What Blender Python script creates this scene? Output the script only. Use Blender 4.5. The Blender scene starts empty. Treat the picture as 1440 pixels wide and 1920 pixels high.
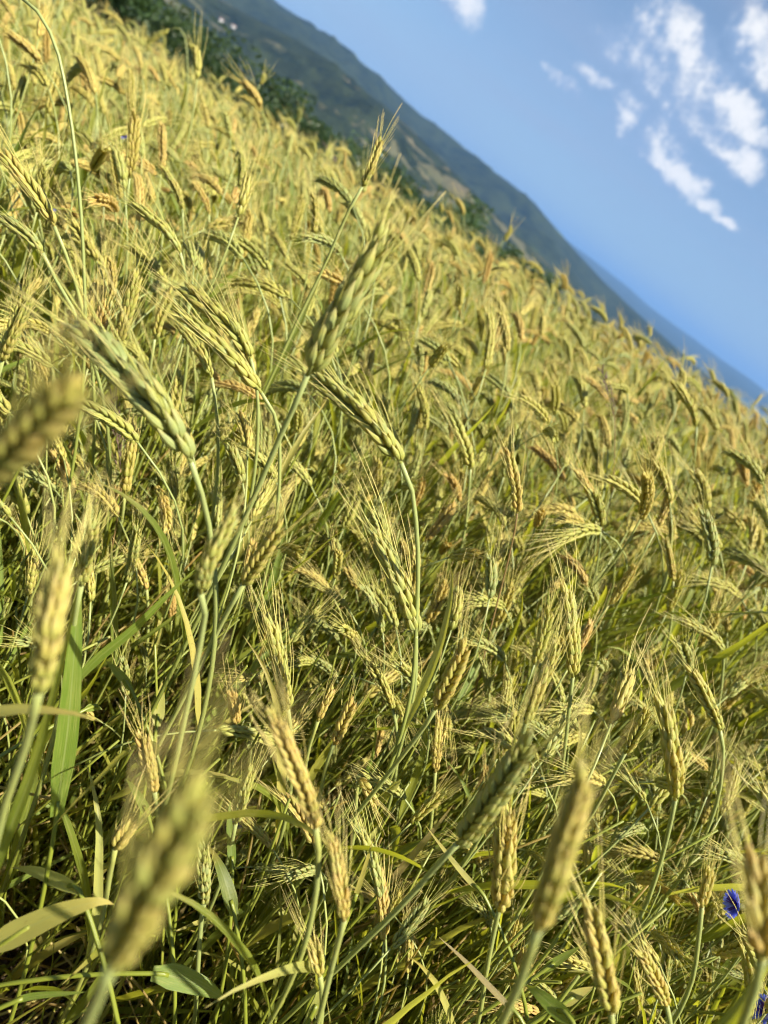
import bpy, math, random
import numpy as np
from mathutils import Vector, Matrix, Euler, noise as mnoise

random.seed(7); RNG = np.random.default_rng(7)
scene = bpy.context.scene
col = scene.collection
R = math.radians

# ------------------------------------------------------------------ camera
PITCH, ROLL, FPX = R(22.3), R(36.0), 1442.0          # phone held tilted; focal length in photo pixels
CAM = Vector((0.0, 0.0, 0.92))
FWD = Vector((0, math.cos(PITCH), -math.sin(PITCH)))
R0, U0 = Vector((1, 0, 0)), Vector((0, math.sin(PITCH), math.cos(PITCH)))
CR = R0 * math.cos(ROLL) + U0 * math.sin(ROLL)
CU = -R0 * math.sin(ROLL) + U0 * math.cos(ROLL)
cam_d = bpy.data.cameras.new('camera'); cam = bpy.data.objects.new('camera', cam_d); col.objects.link(cam)
m = Matrix((CR, CU, -FWD)).transposed().to_4x4(); m.translation = CAM
cam.matrix_world = m
cam_d.sensor_fit = 'VERTICAL'; cam_d.lens = 6.86; cam_d.sensor_height = 6.86 * 1920 / FPX; cam_d.sensor_width = cam_d.sensor_height
cam_d.clip_start = 0.01; cam_d.clip_end = 60000
cam_d.dof.use_dof = True; cam_d.dof.focus_distance = 0.56; cam_d.dof.aperture_fstop = 6.86 / 3.5
scene.camera = cam

def ray(px, py):
    return (FWD * FPX + CR * (px - 720) + CU * (960 - py)).normalized()
def at_plane(px, py, y):                              # the point of a pixel's ray on the upright plane y = const
    d = ray(px, py); return CAM + d * (y / d.y)
def azel(px, py):
    d = ray(px, py); return math.atan2(d.x, d.y), math.asin(d.z)
def project(p):
    q = p - CAM; z = q.dot(FWD)
    if z <= 0.01: return None
    return 720 + q.dot(CR) / z * FPX, 960 - q.dot(CU) / z * FPX, z

# ------------------------------------------------------------------ light and view
SUN_EL, SUN_AZ = R(51), R(116)                        # azimuth from +Y towards +X
SDIR = Vector((math.sin(SUN_AZ) * math.cos(SUN_EL), math.cos(SUN_AZ) * math.cos(SUN_EL), math.sin(SUN_EL)))
sd = bpy.data.lights.new('sun', 'SUN'); sd.energy = 5.0; sd.angle = R(0.53); sd.color = (1.0, 0.95, 0.83)
sun = bpy.data.objects.new('sun', sd); col.objects.link(sun)
sun.rotation_euler = (-SDIR).to_track_quat('-Z', 'Y').to_euler(); sun.location = (6, 2, 8)
scene.view_settings.view_transform = 'Standard'; scene.view_settings.look = 'None'
scene.view_settings.exposure = 1.27; scene.view_settings.gamma = 1.0; scene.view_settings.use_curve_mapping = False
scene.render.engine = 'CYCLES'
cy = scene.cycles
cy.max_bounces = 8; cy.diffuse_bounces = 4; cy.glossy_bounces = 2; cy.transmission_bounces = 4; cy.transparent_max_bounces = 6
cy.volume_bounces = 0; cy.caustics_reflective = False; cy.caustics_refractive = False
cy.use_denoising = True; cy.use_adaptive_sampling = True; cy.adaptive_threshold = 0.035
cy.filter_width = 1.2

# ------------------------------------------------------------------ node helper
class NT:
    def __init__(s, tree): s.t = tree; s.n = tree.nodes; s.l = tree.links
    def node(s, typ, **kw):
        n = s.n.new(typ)
        for k, v in kw.items(): setattr(n, k, v)
        return n
    def put(s, sock, v):
        if isinstance(v, bpy.types.NodeSocket): s.l.new(v, sock)
        elif v is not None: sock.default_value = v
    def math(s, op, a, b=None, c=None, clamp=False):
        n = s.node('ShaderNodeMath', operation=op, use_clamp=clamp)
        for i, v in enumerate((a, b, c)):
            if v is not None: s.put(n.inputs[i], v)
        return n.outputs[0]
    def vmath(s, op, a, b=None, out=0):
        n = s.node('ShaderNodeVectorMath', operation=op)
        s.put(n.inputs[0], a)
        if b is not None: s.put(n.inputs[3 if op == 'SCALE' else 1], b)
        return n.outputs[out]
    def mix(s, f, a, b, blend='MIX'):
        n = s.node('ShaderNodeMix', data_type='RGBA', blend_type=blend)
        s.put(n.inputs[0], f); s.put(n.inputs[6], a); s.put(n.inputs[7], b); return n.outputs[2]
    def range(s, v, a, b, c=0.0, d=1.0, smooth=False):
        n = s.node('ShaderNodeMapRange', interpolation_type='SMOOTHSTEP' if smooth else 'LINEAR')
        for i, q in enumerate((v, a, b, c, d)): s.put(n.inputs[i], q)
        return n.outputs[0]
    def noise(s, vec, scale, detail=2, rough=0.5, dim='3D', out=0):
        n = s.node('ShaderNodeTexNoise', noise_dimensions=dim)
        if vec is not None: s.put(n.inputs['Vector'], vec)
        n.inputs['Scale'].default_value = scale; n.inputs['Detail'].default_value = detail; n.inputs['Roughness'].default_value = rough
        return n.outputs[out]
    def attr(s, name, typ='GEOMETRY', out='Fac'):
        return s.node('ShaderNodeAttribute', attribute_name=name, attribute_type=typ).outputs[out]
def c4(c): return (c[0], c[1], c[2], 1.0)

# ------------------------------------------------------------------ sky with cumulus
world = bpy.data.worlds.new('World'); scene.world = world; world.use_nodes = True
w = NT(world.node_tree); w.n.clear()
sky = w.node('ShaderNodeTexSky', sky_type='NISHITA'); sky.sun_disc = False
sky.sun_elevation = SUN_EL; sky.sun_rotation = SUN_AZ; sky.altitude = 900; sky.air_density = 1.0; sky.dust_density = 0.25; sky.ozone_density = 2.2
geo = w.node('ShaderNodeTexCoord').outputs['Generated']
# clouds: (pixel x, pixel y, half-length, half-height in pixels) turned into directions; the ragged edge comes from noise
BLOBS = [(1212, 62, 44, 38), (1262, 66, 44, 40), (1278, 118, 52, 48), (1318, 158, 56, 40), (1362, 194, 52, 34), (1392, 214, 34, 24), (1160, 92, 50, 20),
         (1195, 108, 62, 27), (1245, 152, 105, 36), (1300, 208, 100, 36), (1390, 305, 44, 24), (1355, 270, 60, 24),
         (1180, 226, 32, 27), (1186, 196, 44, 16), (1245, 262, 50, 40), (1262, 315, 60, 26), (1290, 345, 40, 22), (1230, 300, 50, 12), (1328, 384, 26, 9), (1362, 412, 24, 7),
         (1060, 152, 42, 11), (1124, 150, 42, 10), (860, 0, 44, 26), (1412, 66, 40, 36), (1440, 110, 44, 44),
         (1420, 250, 26, 14)]
world.cycles.sampling_method = 'MANUAL'; world.cycles.sample_map_resolution = 512
v = w.vmath('NORMALIZE', geo)
sx = w.node('ShaderNodeSeparateXYZ'); w.put(sx.inputs[0], v)
cx = w.node('ShaderNodeCombineXYZ')                    # azimuth and elevation of the direction, radians
w.put(cx.inputs[0], w.math('ARCTAN2', sx.outputs[0], sx.outputs[1])); w.put(cx.inputs[1], w.math('ARCSINE', sx.outputs[2]))
warp = w.noise(v, 26, 3, 0.6, out=1)
ae = w.vmath('ADD', cx.outputs[0], w.vmath('MULTIPLY', w.vmath('SUBTRACT', warp, (0.5, 0.5, 0.5)), (0.034, 0.03, 0.0)))
blist = [(*azel(px, py), a / FPX * 1.1, b / FPX * 1.2) for px, py, a, b in BLOBS]
def blobs(vec):
    tot = None
    for az, el, a, b in blist:
        q = w.node('ShaderNodeVectorMath', operation='MULTIPLY_ADD'); w.put(q.inputs[0], vec)
        q.inputs[1].default_value = (1 / a, 1 / b, 0); q.inputs[2].default_value = (-az / a, -el / b, 0)
        r = w.vmath('DOT_PRODUCT', q.outputs[0], q.outputs[0], 1)
        tot = r if tot is None else w.math('SMOOTH_MIN', tot, r, 0.3)
    return w.math('SUBTRACT', 1.0, w.math('MINIMUM', tot, 2.6))
sun_shift = (0.024, 0.020, 0)
# the rest of the sky, away from this cluster, carries scattered cumulus of the same kind
away = w.range(w.math('ABSOLUTE', w.math('SUBTRACT', cx.outputs[0], 0.1)), 0.75, 1.1, smooth=True)
away = w.math('MULTIPLY', away, w.range(sx.outputs[2], 0.05, 0.2, smooth=True))
gen = w.math('SUBTRACT', w.math('MULTIPLY', away, w.range(w.noise(w.vmath('MULTIPLY', v, (1, 1, 1.7)), 3.2, 2, 0.5), 0.45, 0.75, 0.0, 3.4)), 1.6)
B0 = blobs(ae); B1 = blobs(w.vmath('ADD', ae, sun_shift))
f0 = w.noise(v, 58, 8, 0.66); f1 = w.noise(w.vmath('ADD', v, tuple(SDIR * 0.010)), 58, 5, 0.66)
d0 = w.math('ADD', w.math('MAXIMUM', w.math('MULTIPLY', B0, 1.6), gen), w.math('MULTIPLY', w.math('SUBTRACT', f0, 0.5), 3.3))
d1 = w.math('ADD', w.math('MAXIMUM', w.math('MULTIPLY', B1, 1.6), gen), w.math('MULTIPLY', w.math('SUBTRACT', f1, 0.5), 3.3))
cover = w.range(d0, -0.45, 1.75, smooth=True)
lit = w.range(w.math('SUBTRACT', d0, d1), -0.5, 1.7, 0.0, 1.0, smooth=True)
cloud = w.mix(lit, (2.5, 3.5, 5.2, 1), (8.0, 7.9, 7.8, 1))
veil = w.range(w.noise(w.vmath('MULTIPLY', geo, (1.3, 1.3, 9.0)), 1.6, 3, 0.5), 0.40, 0.75, 0.0, 0.42, smooth=True)
skyc = w.mix(1.0, sky.outputs[0], w.mix(w.range(sx.outputs[2], 0.0, 0.32, smooth=True), (0.60, 0.66, 0.78, 1), (1.04, 0.99, 0.94, 1)), 'MULTIPLY')
skyc = w.mix(veil, skyc, (3.1, 3.5, 4.7, 1))
fin = w.mix(w.math('MULTIPLY', cover, 0.93), skyc, cloud)
bg = w.node('ShaderNodeBackground'); w.put(bg.inputs[0], fin); bg.inputs[1].default_value = 0.058
wo = w.node('ShaderNodeOutputWorld'); w.l.new(bg.outputs[0], wo.inputs[0])

# ------------------------------------------------------------------ materials
MAT = {}
def material(name):
    mt = bpy.data.materials.new(name); mt.use_nodes = True; MAT[name] = mt
    t = NT(mt.node_tree); b = t.n['Principled BSDF']; return t, b
def leafy(t, b, colr, trans_col, amount):             # part of the light passes through thin plant tissue
    t.put(b.inputs['Base Color'], colr)
    tr = t.node('ShaderNodeBsdfTranslucent'); t.put(tr.inputs[0], trans_col)
    mx = t.node('ShaderNodeMixShader'); mx.inputs[0].default_value = amount
    t.l.new(b.outputs[0], mx.inputs[1]); t.l.new(tr.outputs[0], mx.inputs[2])
    t.l.new(mx.outputs[0], t.n['Material Output'].inputs[0])
def bump(t, b, h, strength, dist):
    n = t.node('ShaderNodeBump'); n.inputs['Strength'].default_value = strength; n.inputs['Distance'].default_value = dist
    t.put(n.inputs['Height'], h); t.l.new(n.outputs[0], b.inputs['Normal'])

# husk of a spikelet: glaucous green to gold, paler at the tip
t, b = material('husk')
tint, rnd = t.attr('tint', 'INSTANCER'), t.node('ShaderNodeObjectInfo').outputs['Random']
tc = t.node('ShaderNodeTexCoord').outputs['Object']
nz = t.noise(tc, 260, 3, 0.6)
f = t.math('ADD', tint, t.math('ADD', t.math('MULTIPLY', t.math('SUBTRACT', nz, 0.5), 0.9), t.math('MULTIPLY', t.math('SUBTRACT', rnd, 0.5), 0.35)), clamp=True)
cr = t.node('ShaderNodeValToRGB'); t.put(cr.inputs[0], f)
e = cr.color_ramp.elements; e[0].position = 0.0; e[0].color = (0.36, 0.41, 0.14, 1); e[1].position = 1.0; e[1].color = (0.62, 0.42, 0.12, 1)
e.new(0.4).color = (0.47, 0.47, 0.10, 1); e.new(0.72).color = (0.59, 0.49, 0.12, 1)
tt = t.attr('t')
c = t.mix(t.range(tt, 0.55, 1.0, 0.0, 0.6), cr.outputs[0], (0.70, 0.55, 0.24, 1))
c = t.mix(t.range(tt, 0.0, 0.22, 0.55, 0.0), c, (0.24, 0.27, 0.07, 1))
c = t.mix(t.range(t.noise(tc, 900, 2, 0.5), 0.62, 0.75, 0.0, 0.4), c, (0.20, 0.13, 0.05, 1))
leafy(t, b, c, t.mix(0.5, c, (0.7, 0.56, 0.04, 1)), 0.38)
b.inputs['Roughness'].default_value = 0.48; b.inputs['Specular IOR Level'].default_value = 0.4
uu = t.attr('u')
bump(t, b, t.math('ADD', t.math('SINE', t.math('MULTIPLY', uu, 56.0)), t.math('MULTIPLY', t.noise(tc, 1500, 2), 1.4)), 0.35, 0.0003)

t, b = material('awn')
tint = t.attr('tint', 'INSTANCER'); tt = t.attr('t')
c = t.mix(tint, (0.62, 0.62, 0.15, 1), (0.76, 0.63, 0.18, 1))
c = t.mix(t.range(tt, 0.2, 1.0, 0.0, 0.7), c, (0.78, 0.59, 0.25, 1))
leafy(t, b, c, c, 0.3); b.inputs['Roughness'].default_value = 0.4

t, b = material('stem')
tint, rnd = t.attr('tint', 'INSTANCER'), t.node('ShaderNodeObjectInfo').outputs['Random']; tt = t.attr('t')
tc = t.node('ShaderNodeTexCoord').outputs['Object']
c = t.mix(t.range(tt, 0.5, 1.0, 0.0, 1.0), (0.20, 0.225, 0.024, 1), (0.34, 0.38, 0.13, 1))
c = t.mix(t.math('MULTIPLY', t.range(tint, 0.3, 1.0, 0.0, 0.75), t.range(t.noise(tc, 40, 3), 0.3, 0.65)), c, (0.43, 0.41, 0.08, 1))
leafy(t, b, c, c, 0.15); b.inputs['Roughness'].default_value = 0.4
bump(t, b, t.math('SINE', t.math('MULTIPLY', t.attr('u'), 75.0)), 0.25, 0.0002)

t, b = material('red_stem')
leafy(t, b, (0.27, 0.17, 0.06, 1), (0.4, 0.2, 0.05, 1), 0.08)

def leaf_material(name, stops, gold):
    t, b = material(name)
    tint, rnd = t.attr('tint', 'INSTANCER'), t.node('ShaderNodeObjectInfo').outputs['Random']
    tc = t.node('ShaderNodeTexCoord').outputs['Object']; uu = t.attr('u'); tt = t.attr('t')
    f = t.math('ADD', t.math('MULTIPLY', rnd, 0.75), t.math('MULTIPLY', t.math('SUBTRACT', t.noise(tc, 22, 4, 0.6), 0.4), 0.8), clamp=True)
    cr = t.node('ShaderNodeValToRGB'); t.put(cr.inputs[0], f); e = cr.color_ramp.elements
    e[0].color = c4(stops[0]); e[1].color = c4(stops[-1])
    for i, s in enumerate(stops[1:-1]): e.new((i + 1) / (len(stops) - 1)).color = c4(s)
    vein = t.math('SINE', t.math('MULTIPLY', uu, 88.0))
    st = t.node('ShaderNodeCombineXYZ'); t.put(st.inputs[0], t.math('MULTIPLY', uu, 22.0)); t.put(st.inputs[1], t.math('MULTIPLY', tt, 5.0)); t.put(st.inputs[2], t.math('MULTIPLY', rnd, 50.0))
    streak = t.noise(st.outputs[0], 1.0, 3, 0.6)
    c = t.mix(t.range(vein, -1, 1, 0.0, 0.30), cr.outputs[0], (0.05, 0.07, 0.015, 1))
    c = t.mix(t.range(streak, 0.48, 0.75, 0.0, 0.65), c, (0.46, 0.44, 0.12, 1)); c = t.mix(t.range(streak, 0.2, 0.42, 0.4, 0.0), c, (0.06, 0.10, 0.015, 1))
    c = t.mix(t.range(t.math('ABSOLUTE', t.math('SUBTRACT', uu, 0.5)), 0.0, 0.05, 0.5, 0.0), c, (0.42, 0.45, 0.16, 1))
    c = t.mix(t.range(t.math('ADD', tt, t.math('MULTIPLY', t.noise(tc, 60, 3), 0.5)), 0.95, 1.4, 0.0, gold), c, (0.50, 0.33, 0.08, 1))
    c = t.mix(t.range(t.noise(tc, 330, 3, 0.7), 0.66, 0.72, 0.0, 0.6), c, (0.20, 0.12, 0.04, 1))
    leafy(t, b, c, t.mix(0.6, c, (0.62, 0.60, 0.02, 1)), 0.5)
    b.inputs['Roughness'].default_value = 0.42; b.inputs['Specular IOR Level'].default_value = 0.45
    bump(t, b, vein, 0.3, 0.0003)
leaf_material('green_leaf', [(0.085, 0.135, 0.014), (0.155, 0.20, 0.018), (0.26, 0.28, 0.025), (0.45, 0.40, 0.06)], 0.6)
leaf_material('fresh_leaf', [(0.15, 0.24, 0.025), (0.20, 0.30, 0.04), (0.25, 0.33, 0.05)], 0.2)
leaf_material('yellow_leaf', [(0.50, 0.52, 0.13), (0.60, 0.54, 0.14), (0.62, 0.48, 0.10)], 0.7)
leaf_material('dry_leaf', [(0.42, 0.29, 0.12), (0.50, 0.36, 0.16), (0.34, 0.20, 0.08), (0.48, 0.22, 0.04)], 0.5)

def simple(name, colr, rough=0.6, trans=0.0, var=0.25, scale=200):
    t, b = material(name); tc = t.node('ShaderNodeTexCoord').outputs['Object']
    c = t.mix(t.range(t.noise(tc, scale, 4, 0.6), 0.3, 0.7), c4([q * (1 - var) for q in colr]), c4([min(1, q * (1 + var)) for q in colr]))
    leafy(t, b, c, c, trans); b.inputs['Roughness'].default_value = rough
simple('petal', (0.20, 0.24, 0.78), 0.5, 0.35, 0.3); simple('petal_violet', (0.10, 0.03, 0.30), 0.5, 0.3, 0.3)
simple('bract', (0.13, 0.15, 0.05), 0.6); simple('weed_husk', (0.17, 0.105, 0.075), 0.6, 0.1, 0.4, 300)
simple('bark', (0.12, 0.09, 0.06), 0.9, 0, 0.4, 12); simple('white_wall', (0.78, 0.76, 0.72), 0.8, 0, 0.05, 1)
simple('roof_tile', (0.22, 0.15, 0.12), 0.8, 0, 0.2, 1); simple('window_glass', (0.03, 0.035, 0.04), 0.2, 0, 0.1, 1)

t, b = material('soil')
tc = t.node('ShaderNodeTexCoord').outputs['Object']
c = t.mix(t.range(t.noise(tc, 45, 6, 0.65), 0.35, 0.7), (0.075, 0.050, 0.030, 1), (0.20, 0.14, 0.08, 1))
far = t.mix(t.range(t.noise(tc, 0.05, 5, 0.6), 0.45, 0.6), (0.05, 0.08, 0.025, 1), (0.16, 0.15, 0.06, 1))
sp = t.node('ShaderNodeSeparateXYZ'); t.put(sp.inputs[0], tc)
rr = t.math('SQRT', t.math('ADD', t.math('MULTIPLY', sp.outputs[0], sp.outputs[0]), t.math('MULTIPLY', sp.outputs[1], sp.outputs[1])))
c = t.mix(t.range(rr, 10, 14), c, far)
t.put(b.inputs['Base Color'], c); b.inputs['Roughness'].default_value = 0.95; b.inputs['Specular IOR Level'].default_value = 0.1
bump(t, b, t.noise(tc, 60, 5, 0.7), 0.9, 0.02)

def hill_material(name, patch_scale, lo, hi, tan=(0.40, 0.31, 0.17)):
    t, b = material(name); tc = t.node('ShaderNodeTexCoord').outputs['Object']
    wob = t.vmath('ADD', tc, t.vmath('SCALE', t.vmath('SUBTRACT', t.noise(tc, patch_scale * 5, 3, out=1), (0.5, 0.5, 0.5)), 0.5 / patch_scale * 0.3))
    st = t.vmath('MULTIPLY', wob, (0.55, 1.0, 2.0))
    forest = t.mix(t.range(t.noise(tc, 0.014, 7, 0.78), 0.40, 0.60), (0.005, 0.010, 0.006, 1), (0.028, 0.038, 0.016, 1))  # forest tones darkened, cloud shadow over the hills put into the colour
    forest = t.mix(t.range(t.noise(tc, 0.008, 3, 0.6), 0.4, 0.65, 0, .5), forest, (0.040, 0.050, 0.020, 1))
    fld = t.mix(t.noise(st, patch_scale * 1.9, 1), c4(tan), (0.07, 0.09, 0.035, 1))
    c = t.mix(t.range(t.noise(st, patch_scale, 5, 0.62), lo, hi, 0, 0.9), forest, fld)
    t.put(b.inputs['Base Color'], c); b.inputs['Roughness'].default_value = 1.0; b.inputs['Specular IOR Level'].default_value = 0.0
    bump(t, b, t.noise(tc, 0.07, 5, 0.7), 1.0, 10.0)
hill_material('near_hill', 0.0085, 0.575, 0.61, (0.17, 0.13, 0.08)); hill_material('ridge', 0.0026, 0.62, 0.66, (0.06, 0.085, 0.03)); hill_material('far_hill', 0.0008, 0.6, 0.7, (0.08, 0.09, 0.04))

t, b = material('tree_leaf')
rnd = t.node('ShaderNodeObjectInfo').outputs['Random']
c = t.mix(t.noise(t.node('ShaderNodeTexCoord').outputs['Object'], 1.6, 4, 0.7), (0.012, 0.030, 0.008, 1), (0.050, 0.085, 0.020, 1))
c = t.mix(t.math('MULTIPLY', rnd, 0.5), c, (0.05, 0.10, 0.03, 1))
leafy(t, b, c, t.mix(0.5, c, (0.12, 0.2, 0.02, 1)), 0.3); b.inputs['Roughness'].default_value = 0.5

# ------------------------------------------------------------------ mesh helpers
def frame_along(P):
    P = np.asarray(P, float); T = np.gradient(P, axis=0); T /= np.linalg.norm(T, axis=1)[:, None] + 1e-12
    n = np.cross(T[0], (0.13, 0.97, 0.21)); n /= np.linalg.norm(n); N = [n]
    for i in range(1, len(P)):
        n = N[-1] - T[i] * np.dot(N[-1], T[i]); N.append(n / (np.linalg.norm(n) + 1e-12))
    N = np.array(N); return T, N, np.cross(T, N)
class MB:
    def __init__(s): s.v = []; s.f = []; s.t = []; s.u = []; s.m = []; s.mats = []; s.n = 0
    def slot(s, name):
        if name not in s.mats: s.mats.append(name)
        return s.mats.index(name)
    def add(s, v, f, t, u, mat):
        k = s.slot(mat); v = np.asarray(v, float)
        s.v.append(v); s.f += [tuple(i + s.n for i in q) for q in f]; s.m += [k] * len(f)
        s.t.append(np.broadcast_to(np.asarray(t, float), (len(v),)).copy()); s.u.append(np.broadcast_to(np.asarray(u, float), (len(v),)).copy()); s.n += len(v)
    def tube(s, P, rad, mat, sides=5, t0=0., t1=1., flat=1.0):
        P = np.asarray(P, float); k = len(P); T, N, B = frame_along(P); rad = np.broadcast_to(rad, (k,))
        a = np.arange(sides) * 2 * math.pi / sides
        ring = P[:, None, :] + rad[:, None, None] * (np.cos(a)[None, :, None] * N[:, None, :] + flat * np.sin(a)[None, :, None] * B[:, None, :])
        f = [(i * sides + j, i * sides + (j + 1) % sides, (i + 1) * sides + (j + 1) % sides, (i + 1) * sides + j) for i in range(k - 1) for j in range(sides)]
        f += [tuple(range(sides))[::-1], tuple((k - 1) * sides + j for j in range(sides))]
        s.add(ring.reshape(-1, 3), f, np.repeat(np.linspace(t0, t1, k), sides), np.tile(np.arange(sides) / sides, k), mat)
    def hull(s, base, axis, side, length, wid, thick, mat, bend=0.0, sides=7, rings=7, peak=0.38):
        a = np.asarray(axis, float); a /= np.linalg.norm(a); x = np.asarray(side, float); x -= a * x.dot(a); x /= np.linalg.norm(x); y = np.cross(a, x)
        S = np.linspace(0, 1, rings + 2); ang = np.arange(sides) * 2 * math.pi / sides
        prof = np.where(S < peak, np.sin(np.clip(S / peak, 0, 1) * math.pi / 2) ** 0.7, np.cos(np.clip((S - peak) / (1 - peak), 0, 1) * math.pi / 2) ** 1.25)
        prof[-1] = 0.03; prof[0] = 0.16
        V = []; tt = []; uu = []
        for q, p in zip(S, prof):
            cen = np.asarray(base) + a * length * q + x * bend * length * math.sin(q * math.pi)
            for j, w_ in enumerate(ang):
                keel = 1.0 + 0.10 * math.cos(2 * w_)
                V.append(cen + p * keel * (math.cos(w_) * x * thick / 2 + math.sin(w_) * y * wid / 2)); tt.append(q); uu.append(j / sides)
        k = len(S)
        f = [(i * sides + j, i * sides + (j + 1) % sides, (i + 1) * sides + (j + 1) % sides, (i + 1) * sides + j) for i in range(k - 1) for j in range(sides)]
        s.add(V, f, tt, uu, mat); return np.asarray(base) + a * length
    def ribbon(s, P, width, side, mat, fold=0.25, twist=0.0, t0=0.):
        P = np.asarray(P, float); k = len(P); T = np.gradient(P, axis=0); T /= np.linalg.norm(T, axis=1)[:, None]
        V = []; tt = []; uu = []
        sd_ = np.asarray(side, float)
        for i in range(k):
            x = sd_ - T[i] * sd_.dot(T[i]); x /= np.linalg.norm(x) + 1e-9; n = np.cross(T[i], x)
            an = twist * i / (k - 1); xr = math.cos(an) * x + math.sin(an) * n; nr = -math.sin(an) * x + math.cos(an) * n
            wv = width[i]
            for q in (-1, -0.5, 0, 0.5, 1):
                V.append(P[i] + xr * wv / 2 * q + nr * wv * fold * (abs(q) - 0.5) * 0.6); tt.append(t0 + (1 - t0) * i / (k - 1)); uu.append((q + 1) / 2)
        f = [(i * 5 + j, i * 5 + j + 1, (i + 1) * 5 + j + 1, (i + 1) * 5 + j) for i in range(k - 1) for j in range(4)]
        s.add(V, f, tt, uu, mat)
    def mesh(s, name):
        me = bpy.data.meshes.new(name)
        me.from_pydata(np.concatenate(s.v).tolist(), [], s.f)
        for mn in s.mats: me.materials.append(MAT[mn])
        me.polygons.foreach_set('material_index', s.m); me.polygons.foreach_set('use_smooth', [True] * len(s.f))
        for an, data in (('t', s.t), ('u', s.u)):
            me.attributes.new(an, 'FLOAT', 'POINT').data.foreach_set('value', np.concatenate(data).astype(np.float32))
        me.update(); return me
    def absorb(s, o, M):                              # another builder's shapes, moved by a 4x4 matrix
        M = np.array(M); v = np.concatenate(o.v); v = v @ M[:3, :3].T + M[:3, 3]
        remap = [s.slot(mn) for mn in o.mats]
        s.v.append(v); s.f += [tuple(i + s.n for i in q) for q in o.f]; s.m += [remap[i] for i in o.m]
        s.t.append(np.concatenate(o.t)); s.u.append(np.concatenate(o.u)); s.n += len(v)
def obj(name, me, parent=None, tint=None):
    o = bpy.data.objects.new(name, me); col.objects.link(o)
    if parent is not None: o.parent = parent
    if tint is not None: o['tint'] = float(tint)
    return o
def tag(o, label, cat=None, group=None, kind=None):
    o['label'] = label
    if cat: o['category'] = cat
    if group: o['group'] = group
    if kind: o['kind'] = kind
    return o
def thing(name, label, cat, loc, rz=0, group=None):
    o = bpy.data.objects.new(name, None); col.objects.link(o); o.empty_display_size = 0.05
    o.location = loc; o.rotation_euler = (0, 0, rz); tag(o, label, cat, group); return o

# ------------------------------------------------------------------ terrain
def ground_z(x, y):
    r = math.hypot(x, y)
    yy = max(y, -4.0)
    if yy < 18: z = 0.0355 * yy - (0.0090 * yy * yy if yy > 0 else 0)
    else: z = 0.0355 * 18 - 0.0090 * 324 - 0.2885 * (min(yy, 620) - 18) * (1 - 0.25 * max(0, (min(yy, 620) - 300)) / 320)
    z += 0.078 * 14 * math.tanh(x / 14)
    if y < -4: z -= 0.0
    if r > 40: z += 3.0 * mnoise.noise((x * 0.012, y * 0.012, 3.3)) * min(1, (r - 40) / 60)
    elif r > 0: z += 0.02 * mnoise.noise((x * 0.9, y * 0.9, 1.1))
    return z
rad = [0.0] + list(np.geomspace(0.15, 45000, 120)); na = 120
V = [(0, 0, ground_z(0, 0))]; F = []
for i, r in enumerate(rad[1:]):
    for j in range(na):
        a = 2 * math.pi * j / na; x, y = r * math.sin(a), r * math.cos(a); V.append((x, y, ground_z(x, y)))
for j in range(na): F.append((0, 1 + (j + 1) % na, 1 + j))
for i in range(len(rad) - 2):
    for j in range(na):
        p = 1 + i * na; F.append((p + j, p + (j + 1) % na, p + na + (j + 1) % na, p + na + j))
me = bpy.data.meshes.new('ground'); me.from_pydata(V, [], F); me.materials.append(MAT['soil']); me.polygons.foreach_set('use_smooth', [True] * len(F))
tag(obj('ground', me), 'brown soil of the field falling away into the valley', 'ground', kind='structure')

def hill(name, label, pix, dist, depth_front, foot, mat, seed, rough, tail):
    pts = sorted(azel(px, py) for px, py in pix)
    A = np.array([p[0] for p in pts]); E = np.array([p[1] for p in pts])
    azs = np.concatenate([np.linspace(R(-100), A[0] - .02, 40), np.linspace(A[0], R(42), 260), np.linspace(R(43), R(100), 40)])
    nr = 44; V = []; F = []
    for a in azs:
        if a < A[0]: el = E[0] + (A[0] - a) * tail[0]
        elif a > A[-1]: el = max(E[-1] - (a - A[-1]) * tail[1], tail[2])
        else: el = np.interp(a, A, E)
        for k in range(nr):
            q = k / (nr - 1) * 1.35
            d = dist - depth_front * (1 - q)
            top = CAM.z + dist * math.tan(el)
            h = foot + (top - foot) * (1 - abs(1 - q) ** 1.4 if q <= 1 else 1 - (q - 1) * 0.9)
            x, y = d * math.sin(a), d * math.cos(a)
            nzv = mnoise.fractal((x / dist * 9 + seed, y / dist * 9, seed * .7), 0.8, 2.1, 7)
            env = min(1, abs(1 - q) * 3.0) * math.sin(min(1, q) * math.pi) ** .5 if q < 1 else 0
            h += nzv * rough * (env + 0.04) * (top - foot)
            V.append((x, y, h))
    for i in range(len(azs) - 1):
        for k in range(nr - 1): F.append((i * nr + k, i * nr + k + 1, (i + 1) * nr + k + 1, (i + 1) * nr + k))
    me = bpy.data.meshes.new(name); me.from_pydata(V, [], F); me.materials.append(MAT[mat]); me.polygons.foreach_set('use_smooth', [True] * len(F))
    o = obj(name, me); tag(o, label, 'hill', kind='structure'); return o
hill('hill', 'long wooded hill with tan cleared fields beyond the valley', [(345, -60), (400, -8), (470, 30), (560, 78), (650, 140), (730, 205), (800, 270), (880, 350), (960, 430), (1100, 560)],
     2100, 1500, -170, 'near_hill', 1.7, 0.30, (0.05, 0.12, R(-3.5)))
hill('mountain_ridge', 'dark blue wooded mountain ridge against the sky', [(440, -50), (510, 0), (560, 32), (640, 88), (720, 150), (760, 190), (800, 226), (870, 283), (950, 338), (1000, 378), (1040, 425), (1080, 472), (1130, 525), (1180, 572), (1230, 618), (1300, 680)],
     4300, 2600, -170, 'ridge', 5.1, 0.22, (0.0, 0.05, R(-1.5)))
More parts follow.
